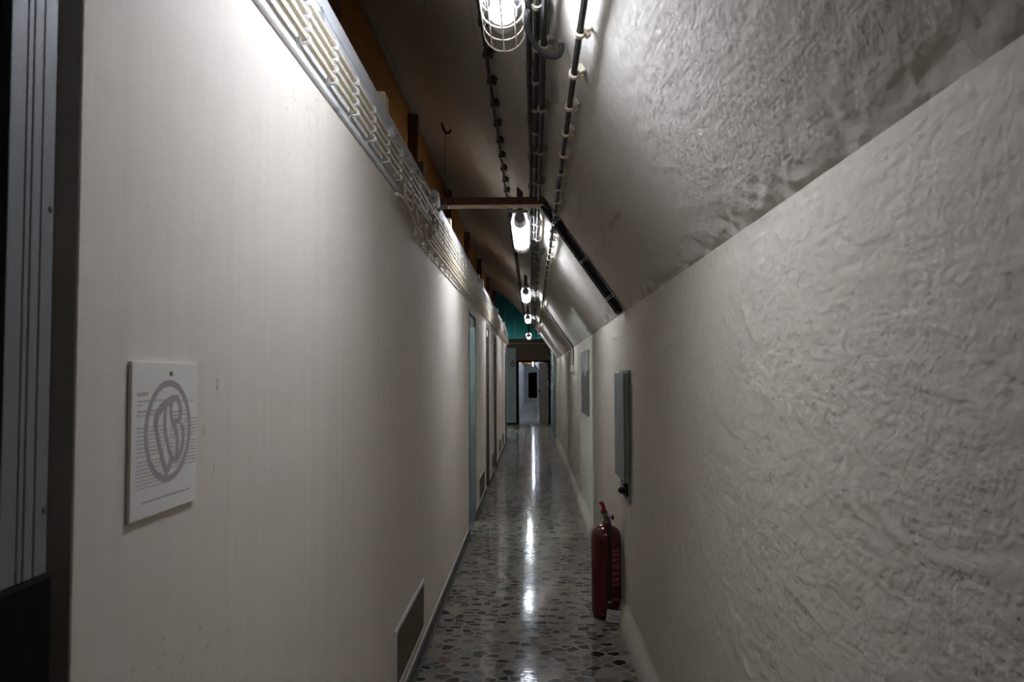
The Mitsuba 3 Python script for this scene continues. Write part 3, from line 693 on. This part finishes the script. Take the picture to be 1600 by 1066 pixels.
# board coordinates: u 0..1 along the wall (away from the camera), v 0..1 upwards
def words(x0, x1, z, t, seed):
    r = random.Random(seed); x = x0; g = []
    while x < x1 - 0.01:
        w = r.uniform(0.02, 0.055); e = min(x + w, x1)
        g.append(line(x, e, z, t)); x = e + 0.008
    return shapely.union_all(g)
rows_txt = []
c1 = [0.575 - 0.0255 * i for i in range(8)] + [0.36 - 0.0238 * i for i in range(8)]
c2 = [0.60 - 0.0235 * i for i in range(6)] + [0.445 - 0.0228 * i for i in range(8)]
for i, z in enumerate(c1): rows_txt.append(words(0.07, 0.47, z, 0.0085, i))
for i, z in enumerate(c2): rows_txt.append(words(0.545, 0.985, z, 0.0085, 40 + i))
rows_txt += [line(0.07, 0.46, 0.745, 0.010), line(0.545, 0.93, 0.730, 0.010), line(0.07, 0.14, 0.720, 0.010), line(0.14, 0.90, 0.10, 0.012)]
for g in rows_txt: put('text_line', strip(g), 'mat_print_grey', nb)
for g in (words(0.07, 0.22, 0.79, 0.022, 90), words(0.54, 0.68, 0.765, 0.020, 91), words(0.07, 0.40, 0.680, 0.012, 92), words(0.07, 0.36, 0.655, 0.012, 93), words(0.58, 0.86, 0.660, 0.012, 94), words(0.60, 0.84, 0.635, 0.012, 95)):
    put('text_heading', strip(g), 'mat_print_rose', nb)
# emblem: ring with interlaced strokes, centre and strokes in metres on the board
EC = (NY0 + 0.118, NZ0 + 0.124)
def em(pts, w): return LineString([(EC[0] + a, EC[1] + b) for a, b in pts]).buffer(w / 2, cap_style='round')
ringp = Point(EC).buffer(0.0800, 48).difference(Point(EC).buffer(0.0695, 48))
def bez(*pts): return spline(pts, 24)
strokes = [em(bez((-0.044, 0.012), (-0.036, 0.030), (-0.018, 0.040), (0.000, 0.046), (0.012, 0.049)), 0.014),
           em(bez((-0.046, 0.014), (-0.034, -0.015), (-0.020, -0.042), (-0.006, -0.066)), 0.0105),
           em(bez((-0.012, 0.034), (-0.014, 0.010), (-0.004, -0.020), (0.014, -0.044), (0.032, -0.046)), 0.0095),
           em([(-0.006, -0.064), (0.012, -0.044)], 0.012),
           em(bez((0.006, 0.046), (0.026, 0.050), (0.040, 0.034), (0.038, 0.018), (0.024, 0.014)), 0.0105),
           em(bez((0.008, 0.040), (0.010, 0.020), (0.022, 0.004), (0.030, -0.016), (0.028, -0.040)), 0.0095),
           em(bez((0.034, -0.044), (0.048, -0.030), (0.052, -0.010), (0.046, 0.006)), 0.009)]
put('emblem_ring', slab(ringp, XN, XN + 0.0004), 'mat_print_purple', nb, label='purple ring of the emblem')
put('emblem_monogram', slab(shapely.union_all(strokes), XN, XN + 0.0005), 'mat_print_purple', nb, label='purple interlaced monogram inside the ring')
put('nail', lathe([(0.0035, 0), (0.0035, 0.002), (0, 0.003)], (XN, NY0 + 0.122, NZ1 - 0.018), 'x', 10), 'mat_ink', nb, smooth=30)

# remains of adhesive tape on the wall beside the board
scene['mat_tape'] = princ(proc(lambda p, n, uv: mix((0.50, 0.43, 0.34), (0.66, 0.60, 0.53), noise(p.y * 160, p.z * 160, 2.0))), 0.6, 0.3)
for y, z, w, h, l in [(1.457, 1.437, 0.016, 0.022, 'uppermost'), (1.394, 1.357, 0.014, 0.018, 'middle'), (1.447, 1.285, 0.013, 0.016, 'lowest')]:
    pg = Polygon([(y + w * a, z + h * b) for a, b in ((-0.5, -0.45), (0.1, -0.5), (0.5, -0.38), (0.42, 0.1), (0.5, 0.5), (-0.1, 0.44), (-0.46, 0.5))])
    tag(put('tape_scrap', slab(pg, XL + 0.0002, XL + 0.0009), 'mat_tape'), l + ' yellowed tape scrap on the wall right of the notice board', 'tape')

# ------------------------------------------------------------------ right wall: cabinet, picture, extinguisher
cbk = thing('electric_cabinet', 'flat grey green metal switch cabinet on the right wall above the extinguisher', 'cabinet')
put('back_plate', box(XR - 0.012, XR + 0.010, 4.42, 4.86, 0.745, 1.482, 0.002), 'mat_cabinet', cbk)
put('body', box(XR - 0.036, XR - 0.0122, 4.40, 4.875, 0.862, 1.466, 0.004), 'mat_cabinet', cbk)
dr_ = put('door', box(XR - 0.043, XR - 0.0365, 4.398, 4.877, 0.860, 1.468, 0.003), 'mat_cabinet', cbk)
for z in (0.99, 1.15, 1.35):
    put('hinge', cat(lathe([(0, -0.018), (0.005, -0.018), (0.005, 0.018), (0, 0.018)], (XR - 0.040, 4.394, z), 'z', 10)), 'mat_cabinet', dr_, smooth=30)
put('lever', cat(box(XR - 0.030, XR - 0.0122, 4.47, 4.55, 0.775, 0.845, 0.006), box(XR - 0.062, XR - 0.028, 4.49, 4.53, 0.792, 0.826, 0.008),
                 tube([(XR - 0.028, 4.47, 0.835), (XR - 0.036, 4.46, 0.86), (XR - 0.046, 4.455, 0.875)], 0.006, 8)), 'mat_black_rubber', cbk, smooth=30, label='black switch lever')

def pic_c(p, n, uv):
    u = (p.y - 7.55) / 1.06; v = (p.z - 1.07) / 0.64
    ridge = 0.62 + 0.18 * (noise(u * 6, 1.0) - 0.5) + 0.5 * smoothstep(0.45, 0.5, u) * smoothstep(0.75, 0.5, u) * 0.25
    sky = mi.Color3f(0.27, 0.265, 0.255) * (0.9 + 0.2 * noise(u * 3, v * 3))
    rock = mi.Color3f(0.075, 0.073, 0.070) * (0.5 + 1.4 * fbm(u * 26, v * 5, 1.0, 4))
    return mix(rock, sky, smoothstep(ridge - 0.012, ridge + 0.012, v))
scene['mat_picture'] = princ(proc(pic_c), 0.45, 0.4)
pc = thing('wall_picture', 'black and white landscape picture on the right wall beyond the cabinet', 'picture')
put('print', box(XR - 0.018, XR - 0.0125, 7.53, 8.60, 1.065, 1.70, 0.001), 'mat_picture', pc)
put('backing', box(XR - 0.0124, XR + 0.012, 7.53, 8.60, 1.065, 1.70, 0.002), 'mat_lamp_grey', pc)

ex = thing('fire_extinguisher', 'dark red fire extinguisher standing on the floor against the right wall', 'fire extinguisher')
ER, EX, EY = 0.090, 0.440, 4.88
put('cylinder', lathe([(0, 0.012), (0.060, 0.010), (0.076, 0.014), (0.086, 0.030), (ER, 0.050), (ER, 0.470), (0.087, 0.496), (0.078, 0.518), (0.060, 0.536), (0.036, 0.546), (0.022, 0.550), (0.020, 0.560), (0, 0.560)], (EX, EY, 0), 'z', 48), 'mat_red', ex, smooth=50)
put('foot_ring', lathe([(0.076, 0.0003), (0.080, 0.0003), (0.080, 0.016), (0.072, 0.016), (0.072, 0.0003), (0.076, 0.0003)], (EX, EY, 0), 'z', 40), 'mat_black_rubber', ex, smooth=40)
vl = put('valve', cat(lathe([(0, 0.555), (0.019, 0.555), (0.019, 0.575), (0.014, 0.580), (0.014, 0.605), (0.016, 0.607), (0.016, 0.622), (0, 0.622)], (EX - 0.004, EY, 0), 'z', 20),
                    lathe([(0, 0), (0.008, 0), (0.008, 0.030), (0, 0.030)], (EX + 0.008, EY, 0.594), 'x', 12)), 'mat_brass', ex, smooth=40)
put('gauge', lathe([(0, 0), (0.014, 0), (0.014, 0.008), (0.012, 0.010), (0, 0.010)], (EX + 0.036, EY - 0.01, 0.594), 'x', 18), 'mat_black_rubber', vl, smooth=30)
put('carry_handle', cat(*[box(EX - 0.024 + s, EX - 0.020 + s, EY - 0.012, EY + 0.05, 0.612, 0.632, 0.001) for s in (0.0, 0.028)],
                       trimesh.convex.convex_hull(np.array([(EX - 0.022 + a, EY + b, c) for a in (-0.008, 0.020) for b, c in ((-0.02, 0.622), (0.03, 0.622), (-0.02, 0.632), (0.03, 0.632))]))), 'mat_black_rubber', ex)
lv = trimesh.convex.convex_hull(np.array([(EX - 0.034 + a, EY - 0.02 + b, c) for a, b, c in ((0.010, 0, 0.628), (0.036, 0, 0.628), (0.010, 0.022, 0.628), (0.036, 0.022, 0.628), (0.004, -0.025, 0.672), (0.026, -0.025, 0.672), (0.004, -0.012, 0.676), (0.026, -0.012, 0.676))]))
lv2 = trimesh.convex.convex_hull(np.array([(EX - 0.034 + a, EY - 0.02 + b, c) for a, b, c in ((0.004, -0.025, 0.668), (0.026, -0.025, 0.668), (0.004, -0.012, 0.676), (0.026, -0.012, 0.676), (-0.012, -0.052, 0.690), (0.012, -0.052, 0.690), (-0.012, -0.046, 0.700), (0.012, -0.046, 0.700))]))
put('squeeze_lever', cat(lv, lv2), 'mat_red_bright', ex, label='bright red lever')
a = np.linspace(0, 2 * math.pi, 20, endpoint=False)
put('safety_pin', cat(tube(np.stack([EX - 0.042 + 0.014 * np.cos(a), np.full(20, EY - 0.02), 0.615 + 0.016 * np.sin(a)], 1), 0.0016, 6, closed=True), tube([(EX - 0.03, EY - 0.02, 0.615), (EX + 0.03, EY - 0.02, 0.615)], 0.002, 6)), 'mat_galvanised', ex, smooth=40)
hs = put('hose', tube(spline([(EX + 0.002, EY - 0.015, 0.592), (EX + 0.010, EY - 0.060, 0.588), (EX + 0.016, EY - 0.100, 0.545), (EX + 0.014, EY - 0.1045, 0.45), (EX + 0.011, EY - 0.1045, 0.25), (EX + 0.009, EY - 0.1045, 0.10)], 50), 0.0095, 10), 'mat_black_rubber', ex, smooth=40)
put('nozzle', cat(lathe([(0, 0.0), (0.012, 0.0), (0.011, 0.05), (0.013, 0.055), (0.013, 0.075), (0, 0.075)], (EX + 0.008, EY - 0.1055, 0.035), 'z', 16)), 'mat_black_rubber', hs, smooth=30)
put('ferrule', lathe([(0.0105, 0), (0.0115, 0.0), (0.0115, 0.022), (0.0105, 0.022)], (EX + 0.009, EY - 0.1045, 0.100), 'z', 16), 'mat_galvanised', hs, smooth=30)
# printed label: rows of small red lettering wrapped on the cylinder's right front
def wrapped(u0, u1, z0, z1, h=0.0006, n=8):
    th = np.linspace(u0, u1, n)
    V = []
    for r in (ER - 0.0005, ER + h):
        for z in (z0, z1):
            V += [(EX + r * math.sin(t), EY - r * math.cos(t), z) for t in th]
    V = np.array(V); f_ = []
    def q(a, b, c, d): f_.extend([[a, b, c], [a, c, d]])
    I = lambda r, z, k: (r * 2 + z) * n + k
    for k in range(n - 1):
        q(I(1, 0, k), I(1, 0, k + 1), I(1, 1, k + 1), I(1, 1, k)); q(I(1, 1, k), I(1, 1, k + 1), I(0, 1, k + 1), I(0, 1, k)); q(I(0, 0, k), I(0, 0, k + 1), I(1, 0, k + 1), I(1, 0, k))
    q(I(1, 0, 0), I(1, 1, 0), I(0, 1, 0), I(0, 0, 0)); q(I(0, 0, n - 1), I(0, 1, n - 1), I(1, 1, n - 1), I(1, 0, n - 1))
    return trimesh.Trimesh(V, np.array(f_), process=False)
r_ = random.Random(5)
lab = []
for (z0, z1) in ((0.40, 0.418), (0.376, 0.392), (0.345, 0.368), (0.30, 0.335), (0.262, 0.288), (0.225, 0.250), (0.20, 0.216)):
    u = 0.33
    while u < 0.95:
        w = r_.uniform(0.04, 0.12)
        lab.append(wrapped(u, min(u + w, 1.0), z0, z1, n=4)); u += w + r_.uniform(0.03, 0.07)
put('printed_label', cat(*lab), 'mat_red_print', ex, label='paler red printed instructions')
ct = thing('paper_tag', 'small white printed card leaning at the foot of the fire extinguisher', 'card')
cm = box(-0.057, 0.057, -0.0008, 0.0008, 0, 0.078, 0.0003)
Mc = trimesh.transformations.rotation_matrix(math.radians(7), [0, 1, 0]) @ trimesh.transformations.rotation_matrix(math.radians(12), [1, 0, 0])
tr = np.array([EX + 0.036, EY - 0.150, 0.009])
def placed(m):
    m = m.copy(); m.apply_transform(Mc); m.apply_translation(tr); return m
put('card', placed(cm), 'mat_card', ct)
for k, (z, x0, x1) in enumerate(((0.040, -0.03, 0.045), (0.026, -0.048, 0.050), (0.014, -0.048, 0.02))):
    put('print_line', placed(box(x0, x1, -0.0012, -0.0005, z, z + 0.0035)), 'mat_ink', ct)
put('string', tube(spline([(EX + 0.085, EY - 0.138, 0.075), (EX + 0.075, EY - 0.10, 0.12), (EX + 0.02, EY - 0.117, 0.13)], 14), 0.001, 5), 'mat_card', ct, smooth=40)

# ------------------------------------------------------------------ end of the vault: teal wall and vestibule
zl = 2.27
poly = [(0.24, zl), (-0.95, zl)] + [(float(p[0]), float(p[1])) for p in arch_s[::-1] if -0.95 < p[0] < 0.28]
pg = Polygon(poly)
m = trimesh.creation.extrude_polygon(pg, 0.08, engine='earcut'); v = np.array(m.vertices); m.vertices = np.stack([v[:, 0], v[:, 2] + YE, v[:, 1]], 1); m.invert()
m.fix_normals()
te = struct('wall_teal', m, 'mat_teal', label='teal painted end wall high above the lintel')
for x in np.arange(-0.88, 0.1, 0.11):
    zt_ = arch_at(x)[0] - 0.02
    if zt_ > zl + 0.05: put('cover_strip', box(x, x + 0.012, YE - 0.008, YE, zl, zt_, 0.002), 'mat_teal', te)
for x, z0, z1, lb in ((-0.385, 2.28, 2.72, 'pale cord hanging in front of the teal wall'), (-0.60, 2.62, 2.98, 'shorter pale cord hanging left on the teal wall')):
    tag(put('hanging_cord', tube([(x, YE - 0.03, z0), (x, YE - 0.03, (z0 + z1) / 2), (x, YE - 0.02, z1)], 0.007, 6), 'mat_far_grey', None, 40), lb, 'cord')
vlmp = thing('vestibule_lamp', 'tube lamp on the vestibule ceiling behind the teal wall', 'lamp')
put('body', box(-0.12, -0.04, 20.0, 20.9, 2.58, 2.62, 0.004), 'mat_lamp_grey', vlmp)
put('tube', {**mikit.ply(lathe([(0, 0), (0.014, 0.004), (0.016, 0.02), (0.016, 0.73), (0.014, 0.746), (0, 0.75)], (-0.08, 20.08, 2.560), 'y', 14), 'mat_white_plastic', 40), 'emitter': emitter((80, 86, 84), 0.5)}, None, vlmp)
struct('ceiling_vestibule', box(-1.3, 0.62, YE + 0.08, YB, 2.62, 2.66), 'mat_dark_ceiling')
struct('trim_4', box(XR - 0.02, XR + 0.10, YE - 0.02, YE + 0.08, 0.10, 2.27), 'mat_plaster')
struct('wall_vestibule', cat(box(-1.32, -1.27, 18.0, YB, 0, 2.66), box(-1.32, XL - 0.06, 17.94, 18.0, 0, 2.66)), 'mat_dark_ceiling')
struct('floor_vestibule', box(-1.3, -0.75, 17.9, YB + 0.1, -0.08, 0.0), 'mat_far_floor')
struct('wall_right_vestibule', box(XR, XR + 0.06, YE + 0.08, YB, 0, 2.66), 'mat_far_white')
bd = thing('blue_side_door', 'blue grey door in the right wall just before the bulkhead', 'door')
put('leaf', box(XR - 0.022, XR - 0.001, 19.0, 21.2, 0.01, 2.05, 0.004), 'mat_blue_steel', bd)
put('frame', cat(box(XR - 0.035, XR - 0.001, 18.7, 18.98, 0.0, 2.15, 0.004), box(XR - 0.035, XR - 0.001, 21.22, 21.5, 0.0, 2.15, 0.004)), 'mat_blue_grey', bd)
put('handle', box(XR - 0.09, XR - 0.0225, 19.1, 19.25, 1.22, 1.30, 0.01), 'mat_white_plastic', bd)

# bulkhead with the doorway
op = (-0.42, 0.47, 1.875)
bh = struct('wall_bulkhead', cat(box(-1.3, op[0], YB, YB + 0.10, 0, 2.66), box(op[1], 0.62, YB, YB + 0.10, 0, 2.66), box(op[0], op[1], YB, YB + 0.10, op[2], 2.66)), 'mat_brown_wood', label='dark brown wooden bulkhead around the far doorway')
put('jamb', box(op[0] - 0.07, op[0] + 0.005, YB - 0.03, YB + 0.12, 0, op[2] + 0.05, 0.004), 'mat_black_trim', bh)
put('jamb', box(op[1] - 0.005, op[1] + 0.07, YB - 0.03, YB + 0.12, 0, op[2] + 0.05, 0.004), 'mat_black_trim', bh)
put('lintel', box(op[0] - 0.07, op[1] + 0.07, YB - 0.03, YB + 0.12, op[2], op[2] + 0.05, 0.004), 'mat_black_trim', bh)
put('lintel_board', box(op[0] - 0.06, op[1] - 0.06, YB - 0.02, YB, op[2] + 0.06, 2.40, 0.004), 'mat_brown_wood', bh)
put('cross_rail', box(-1.2, 0.60, YB - 0.05, YB - 0.001, 2.415, 2.445, 0.003), 'mat_far_grey', bh)
n6 = thing('numbered_panel', 'blue grey panel marked with a maroon 6 beside the far doorway', 'panel')
put('panel', box(-0.98, -0.50, YB - 0.06, YB - 0.001, 0.0, 2.30, 0.004), 'mat_blue_grey', n6)
tm = meshkit.text_mesh('6', 0.20, 0.004, True); v = np.array(tm.vertices); tm.vertices = np.stack([v[:, 0] - 0.695, YB - 0.061 - v[:, 2], v[:, 1] + 1.74], 1)
put('number', tm, 'mat_maroon', n6, label='maroon number 6')
for z in (2.04, 2.10, 2.17):
    put('sign_strip', box(-0.72, -0.52, YB - 0.066, YB - 0.061, z, z + 0.03, 0.001), 'mat_far_grey', n6)
put('foot_strip', box(-0.98, -0.50, YB - 0.075, YB - 0.061, 0, 0.06, 0.003), 'mat_black_trim', n6)
ld = thing('far_door_leaf', 'beige door leaf standing open in the far doorway', 'door')
hx, hy = op[1] - 0.01, YB + 0.13
ang = math.radians(105)
def leafbox(a0, a1, t0, t1, z0, z1):
    mm = box(a0, a1, t0, t1, z0, z1, 0.003)
    mm.apply_transform(trimesh.transformations.rotation_matrix(ang, [0, 0, 1])); mm.apply_translation([hx, hy, 0]); return mm
put('leaf', leafbox(0.0, 0.86, 0.0, 0.04, 0.008, op[2] - 0.02), 'mat_far_door', ld)
put('handle', leafbox(0.74, 0.84, 0.04, 0.085, 0.98, 1.02), 'mat_black_rubber', ld)

# ------------------------------------------------------------------ corridor behind the bulkhead
struct('floor_far', box(-0.62, 0.62, YB + 0.1, YC + 8, -0.08, 0.0), 'mat_far_floor')
for k, y in enumerate(np.arange(25.2, YC, 2.2)):
    put('slab_joint', box(-0.5, 0.5, y, y + 0.02, -0.002, 0.0006), 'mat_joint', 'floor_far')
for x in (-0.22, 0.22):
    put('slab_joint', box(x, x + 0.004, YB + 0.12, YC, -0.002, 0.0005), 'mat_joint', 'floor_far')
wf = struct('wall_left_far', box(-0.60, -0.52, YB + 0.12, YC, 0, 2.1), 'mat_far_grey')
for k, y in enumerate(np.arange(YB + 0.2, YC - 1.2, 2.7)):
    put('wall_panel', box(-0.52, -0.505, y, y + 2.2, 0.08, 1.98, 0.003), 'mat_far_white', wf)
struct('wall_right_far', box(0.50, 0.58, YB + 0.12, YC, 0, 1.62), 'mat_far_white')
sp_ = Polygon([(0.50, 1.60), (0.58, 1.60), (0.20, 2.16), (0.12, 2.16)])
m = trimesh.creation.extrude_polygon(sp_, YC - YB - 1.12, engine='earcut'); v = np.array(m.vertices); m.vertices = np.stack([v[:, 0], v[:, 2] + YB + 1.12, v[:, 1]], 1); m.fix_normals()
struct('ceiling_slope_far', m, 'mat_far_white')
struct('trim_6', cat(box(0.50, 0.58, YB + 0.12, YB + 1.12, 1.62, 2.18), box(0.2, 0.58, YB + 0.12, YB + 1.12, 2.14, 2.18), box(0.2, 0.58, YB + 1.12, YB + 1.14, 1.95, 2.18)), 'mat_dark_ceiling')
cf = struct('ceiling_far', box(-0.60, 0.20, YB + 0.12, YC, 2.14, 2.18), 'mat_dark_ceiling')
for y in np.arange(27.0, YC, 3.2):
    put('ceiling_beam', box(-0.52, 0.06, y, y + 0.10, 2.06, 2.14, 0.004), 'mat_orange_wood', cf)
def far_lamp(y, label):
    L = thing('far_tube_lamp', label, 'lamp', 'tube lamps behind the far doorway')
    put('body', box(-0.02, 0.06, y, y + 0.9, 2.06, 2.14, 0.004), 'mat_lamp_grey', L)
    put('tube', {**mikit.ply(lathe([(0, 0), (0.026, 0.004), (0.028, 0.02), (0.028, 0.73), (0.026, 0.746), (0, 0.75)], (0.02, y + 0.07, 2.02), 'y', 14), 'mat_white_plastic', 40), 'emitter': emitter(TUBE_FAR, 0.12)}, None, L)
for y in (26.0, 30.0, 34.5, 39.0, 43.5): far_lamp(y, 'tube lamp on the low ceiling of the corridor behind the far doorway')
we = struct('wall_end_far', cat(box(-0.60, -0.26, YC, YC + 0.1, 0, 2.18), box(0.26, 0.60, YC, YC + 0.1, 0, 2.18), box(-0.26, 0.26, YC, YC + 0.1, 1.66, 2.18)), 'mat_blue_grey')
put('door_frame', cat(box(-0.30, -0.25, YC - 0.02, YC, 0, 1.70), box(0.25, 0.30, YC - 0.02, YC, 0, 1.70)), 'mat_far_white', we)
struct('trim_5', box(-0.26, 0.26, YC + 0.1, YC + 1.2, 0.0, 0.18), 'mat_far_grey')
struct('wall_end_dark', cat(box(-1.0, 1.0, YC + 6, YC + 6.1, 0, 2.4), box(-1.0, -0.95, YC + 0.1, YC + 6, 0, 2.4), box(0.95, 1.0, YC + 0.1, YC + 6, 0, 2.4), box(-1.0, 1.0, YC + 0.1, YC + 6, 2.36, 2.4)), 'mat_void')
